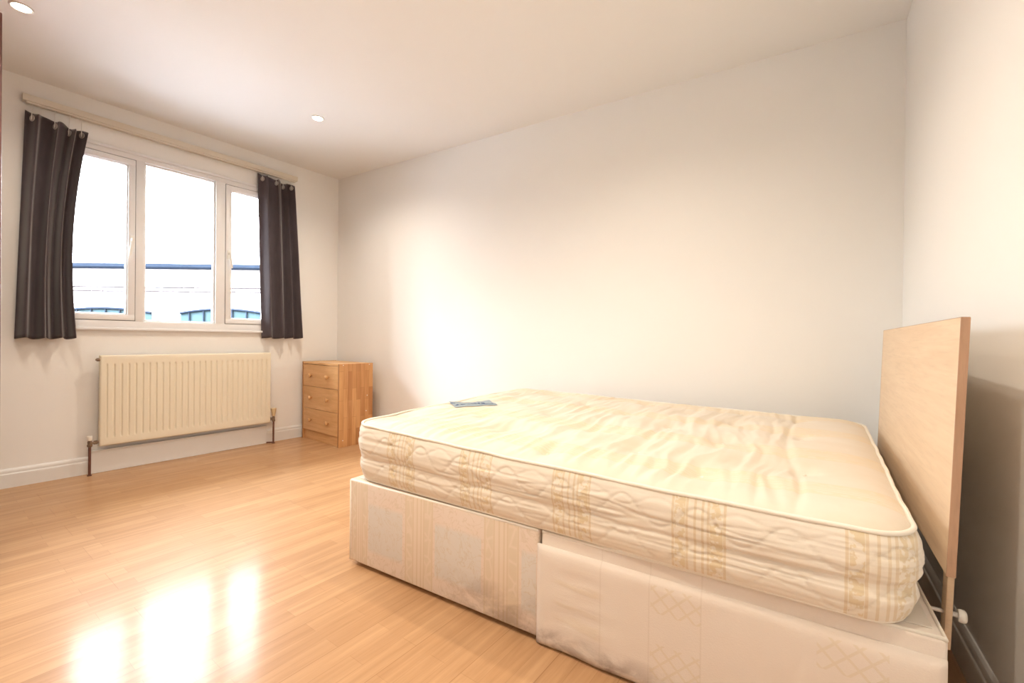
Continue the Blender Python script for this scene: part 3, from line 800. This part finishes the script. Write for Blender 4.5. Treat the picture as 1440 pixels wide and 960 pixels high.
# ================================================================== CURTAINS
cr = thing('curtain_rail', 'long cream wooden batten with curtain track above the window', 'curtain rail', wa(0, -1.36, 2.46), -AL)
obj('batten', boxb(0.0008, 0.050, -0.897, 0.897, 0.012, 0.055, 0.004), MT['rail'], cr, 'auto')
b = bm_new()
for z0, z1, x1 in ((0.0, 0.0118, 0.044),): boxb(0.012, x1, -0.880, 0.880, z0, z1, 0.002, bm=b)
obj('track', b, MT['rail'], cr, 'auto')

def curtain(name, label, cs_, top_l, top_r, bot_l, bot_r, ztl, ztr, zb, folds, seed, mid=None):
    """edges measured along the wall; the cloth hangs in soft pleats in front of it"""
    root = thing(name, label, 'curtain', wa(0, cs_, 0), -AL, 'pair of curtains')
    NU, NVV = 150, 60
    bm = bm_new(); g_ = []
    def pt(u, v):
        l = top_l+(bot_l-top_l)*v; r = top_r+(bot_r-top_r)*v
        if mid: r += mid(v)
        u2 = u + 0.030*math.sin(u*PI*2*folds+seed)*math.sin(PI*u)
        s = l+(r-l)*u2
        amp = (0.046+0.008*v)
        ph = u**1.22*folds*2*PI + 0.55*math.sin(v*2.6+seed)*math.sin(PI*u) + seed
        # uneven pleats: large broad ones mixed with narrow ones
        d = math.sin(ph + 0.75*math.sin(ph*0.5+seed)) 
        d2 = 0.35*math.sin(ph*2.0 + v*1.6 + seed)*(0.4+0.6*v)
        fl = noise.noise(Vector((u*5, v*2.3, seed)))*0.018
        off = 0.070 + amp*(d+d2)*0.66 + fl*v
        zt = ztl+(ztr-ztl)*u
        sag = 0.010*(1-math.cos(u*folds*2*PI*1.0))*max(0, 1-v*8)
        z = zt - sag - (zt-zb)*v + 0.006*math.sin(ph)*v
        return Vector((off, s-cs_, z))
    for i in range(NU+1):
        g_.append([pt(i/NU, j/NVV) for j in range(NVV+1)])
    T = 0.0022
    fr = [[bm.verts.new(p) for p in row] for row in g_]
    bk = [[bm.verts.new(p-Vector((T, 0, 0))) for p in row] for row in g_]
    for i in range(NU):
        for j in range(NVV):
            bm.faces.new((fr[i][j], fr[i+1][j], fr[i+1][j+1], fr[i][j+1])); bm.faces.new((bk[i][j], bk[i][j+1], bk[i+1][j+1], bk[i+1][j]))
        bm.faces.new((fr[i][0], bk[i][0], bk[i+1][0], fr[i+1][0])); bm.faces.new((fr[i][-1], fr[i+1][-1], bk[i+1][-1], bk[i][-1]))
    for j in range(NVV):
        bm.faces.new((fr[0][j], fr[0][j+1], bk[0][j+1], bk[0][j])); bm.faces.new((fr[-1][j], bk[-1][j], bk[-1][j+1], fr[-1][j+1]))
    obj('cloth', bm, MT['curtain'], root, True)
    return root, pt
def eyelets(root, pt, us, zr):
    for u in us:
        p = pt(u, 0.024); a = pt(u-0.01, 0.024); b_ = pt(u+0.01, 0.024)
        t_ = (b_-a); t_.z = 0; t_.normalize(); n_ = Vector((t_.y, -t_.x, 0))
        if n_.x < 0: n_ = -n_
        rot = n_.to_track_quat('Z', 'Y').to_matrix().to_4x4()
        bm = bm_new(); lathe(bm, [(0.0195, 0.0), (0.0205, 0.0015), (0.0195, 0.0035), (0.014, 0.004), (0.0130, 0.0022), (0.003, 0.0022)], 24, Matrix.Translation(p+n_*0.0006) @ rot)
        e = obj('eyelet', bm, MT['ring'], root, 'auto')
        bm = bm_new(); q = p+n_*0.006
        top = Vector((0.036, p.y+0.004, zr))
        tube(bm, [q+Vector((0, 0, -0.010)), q+Vector((0.004, 0, -0.002)), q+Vector((0.002, 0.001, 0.016)), Vector(((q.x+top.x)/2, (q.y+top.y)/2, (q.z+0.016+top.z)/2)), top], 0.0020, 8)
        obj('hook', bm, MT['white_plastic'], root, True)
cl, ptl = curtain('curtain', 'dark grey velour curtain gathered at the left end of the rail, beside the window', -2.12, -2.245, -1.957, -2.285, -2.010, 2.412, 2.368, 0.950, 3.3, -0.8, mid=lambda v: -0.045*math.sin(PI*min(1, v*1.0))**1)
eyelets(cl, ptl, (0.10, 0.44, 0.70, 0.93), 2.459)
cr2, ptr_ = curtain('curtain', 'dark grey velour curtain gathered right of the window, nearer the corner and pine chest', -0.62, -0.828, -0.520, -0.775, -0.425, 2.448, 2.415, 0.965, 3.4, -0.9)
eyelets(cr2, ptr_, (0.10, 0.44, 0.70, 0.93), 2.459)

# ================================================================== CEILING LAMPS
def downlight(x, y, label, power=LAMP):
    t_ = thing('downlight', label, 'ceiling light', (x, y, H), 0, 'recessed ceiling downlights')
    bm = bm_new(); n = 40
    prof = [(0.034, -0.0002), (0.036, -0.004), (0.040, -0.006), (0.045, -0.004), (0.046, -0.0002)]
    rings = [[bm.verts.new((r*math.cos(2*PI*j/n), r*math.sin(2*PI*j/n), z)) for j in range(n)] for r, z in prof]
    for A, B in zip(rings, rings[1:]+rings[:1]):
        for j in range(n): bm.faces.new((A[j], A[(j+1)%n], B[(j+1)%n], B[j]))
    obj('trim_ring', bm, MT['gloss_white'], t_, True)
    bm = bm_new(); lathe(bm, [(0.003, -0.0045), (0.020, -0.0042), (0.030, -0.0030), (0.0342, -0.0006)], 32); obj('bulb', bm, MT['lamp'], t_, True)
    ld = bpy.data.lights.new('downlight_beam', 'SPOT'); ld.energy = power; ld.color = LAMP_COL; ld.spot_size = math.radians(150); ld.spot_blend = 0.9; ld.shadow_soft_size = 0.03
    lo2 = bpy.data.objects.new('beam', ld); C.objects.link(lo2); lo2.parent = t_; lo2.location = (0, 0, -0.02)
downlight(-3.539, -0.923, 'small round recessed downlight in the ceiling, near the window wall', LAMP*0.8)
downlight(-3.812, -2.408, 'larger looking recessed downlight at the left edge of the ceiling', LAMP*0.45)
downlight(-1.25, -1.25, 'recessed downlight above the bed', LAMP*0.8)
downlight(-2.20, -2.35, 'recessed downlight over the open floor')
downlight(-1.15, -2.75, 'recessed downlight near the headboard wall')

# wardrobe whose top corner shows at the left edge
wd = thing('wardrobe', 'reddish brown wardrobe edge at the left side of the picture', 'wardrobe', (-3.634, -2.96, 0), 0)
obj('carcass', boxb(-0.45, 0.45, -0.36, 0.37, 0.06, 2.28, 0.004), MT['mahogany'], wd, 'auto')
obj('plinth', boxb(-0.44, 0.43, -0.35, 0.34, 0, 0.0598, 0.002), MT['mahogany'], wd, 'auto')
for s0, s1, hx in ((-0.447, -0.002, -0.04), (0.002, 0.447, 0.04)):
    d_ = obj('door', boxb(s0, s1, 0.3705, 0.390, 0.07, 2.27, 0.003), MT['mahogany'], wd, 'auto')
    b = bm_new(); lathe(b, [(0.006, 0), (0.006, 0.012), (0.014, 0.018), (0.012, 0.026)], 16, Matrix.Translation((hx, 0.390, 1.05)) @ Matrix.Rotation(-PI/2, 4, 'X')); obj('handle', b, MT['brass'], d_, True)

# ================================================================== OUTSIDE
D = 12.0
yaw = math.radians(32.148)
ob = CP + Vector((-math.sin(yaw), math.cos(yaw), 0))*D
bd = thing('brick_building', 'pale brick building with hipped slate roof across the way', 'building', (ob.x, ob.y, 0), yaw)
# facade with arched window openings shown as recessed panes
ZG = 2.80
ARCH = [(-14.9, -12.9, 1.60, 1.70), (-12.32, -9.70, 1.585, 1.70), (-8.92, -6.60, 1.585, 1.70), (-5.9, -3.6, 1.585, 1.70)]
b = bm_new(); box(b, -17, -1, 0, 5, -3, ZG); obj('wall', b, MT['facade'], bd)
for (x0, x1, zs, zc_) in ARCH:
    b = bm_new(); n = 16
    def az(x): 
        q = (x-(x0+x1)/2)/((x1-x0)/2); return zs+(zc_-zs)*(1-q*q)
    tp = [(x0+(x1-x0)*i/n) for i in range(n+1)]
    f0 = [b.verts.new((x, -0.02, az(x))) for x in tp]; f1 = [b.verts.new((x, -0.02, 0.2)) for x in tp]
    g0 = [b.verts.new((x, 0.0, az(x))) for x in tp]; g1 = [b.verts.new((x, 0.0, 0.2)) for x in tp]
    for i in range(n):
        b.faces.new((f0[i], f0[i+1], f1[i+1], f1[i])); b.faces.new((f0[i], g0[i], g0[i+1], f0[i+1])); b.faces.new((f1[i], f1[i+1], g1[i+1], g1[i])); b.faces.new((g0[i], g1[i], g1[i+1], g0[i+1]))
    b.faces.new((f0[0], f1[0], g1[0], g0[0])); b.faces.new((f0[-1], g0[-1], g1[-1], f1[-1]))
    wn = obj('window', b, MT['out_glass'], bd)
    b = bm_new(); tube(b, [(x, -0.035, az(x)) for x in tp], 0.030, 6); 
    x = x0+0.25
    while x < x1-0.1:
        box(b, x-0.013, x+0.013, -0.05, -0.021, 0.2, az(x)); x += 0.383
    obj('window_frame', b, MT['gutter'], wn)
b = bm_new()
pr = [(-0.02, 0.0), (-0.14, 0.0), (-0.16, 0.04), (-0.16, 0.125), (-0.02, 0.125)]
A = [b.verts.new((-17, y, ZG-0.04+z)) for y, z in pr]; B = [b.verts.new((-1, y, ZG-0.04+z)) for y, z in pr]
for i in range(5): b.faces.new((A[i], A[(i+1)%5], B[(i+1)%5], B[i]))
b.faces.new(A); b.faces.new(B[::-1]); obj('gutter', b, MT['gutter'], bd)
b = bm_new()
for z in (2.275, 2.165):
    x = -17
    while x < -1:
        wv = random.uniform(0.25, 0.9); box(b, x, x+wv, -0.03-random.random()*0.01, -0.001, z-0.010-random.random()*0.008, z+0.008+random.random()*0.006); x += wv+random.uniform(0.0, 0.05)
obj('string_course', b, MT['course'], bd)
b = bm_new()
ez = ZG+0.085
pts = [(-13.5, -0.1, ez), (-5.0, -0.1, ez), (-10.77, 3.0, 5.02), (-8.2, 3.0, 5.02), (-13.5, 6.0, ez), (-5.0, 6.0, ez)]
V = [b.verts.new(p) for p in pts]
b.faces.new((V[0], V[1], V[3], V[2])); b.faces.new((V[1], V[5], V[3])); b.faces.new((V[5], V[4], V[2], V[3])); b.faces.new((V[4], V[0], V[2])); b.faces.new((V[0], V[4], V[5], V[1]))
rf = obj('roof', b, MT['roof'], bd)
b = bm_new(); tube(b, [pts[0], pts[2], pts[3], pts[1]], 0.05, 8); obj('ridge_tiles', b, MT['roof'], rf)
b = bm_new(); box(b, -40, -4.9, -20, 30, -3.2, -3.0)
struct('ground', b, MT['ground'], 'grey yard below the window', 'ground')
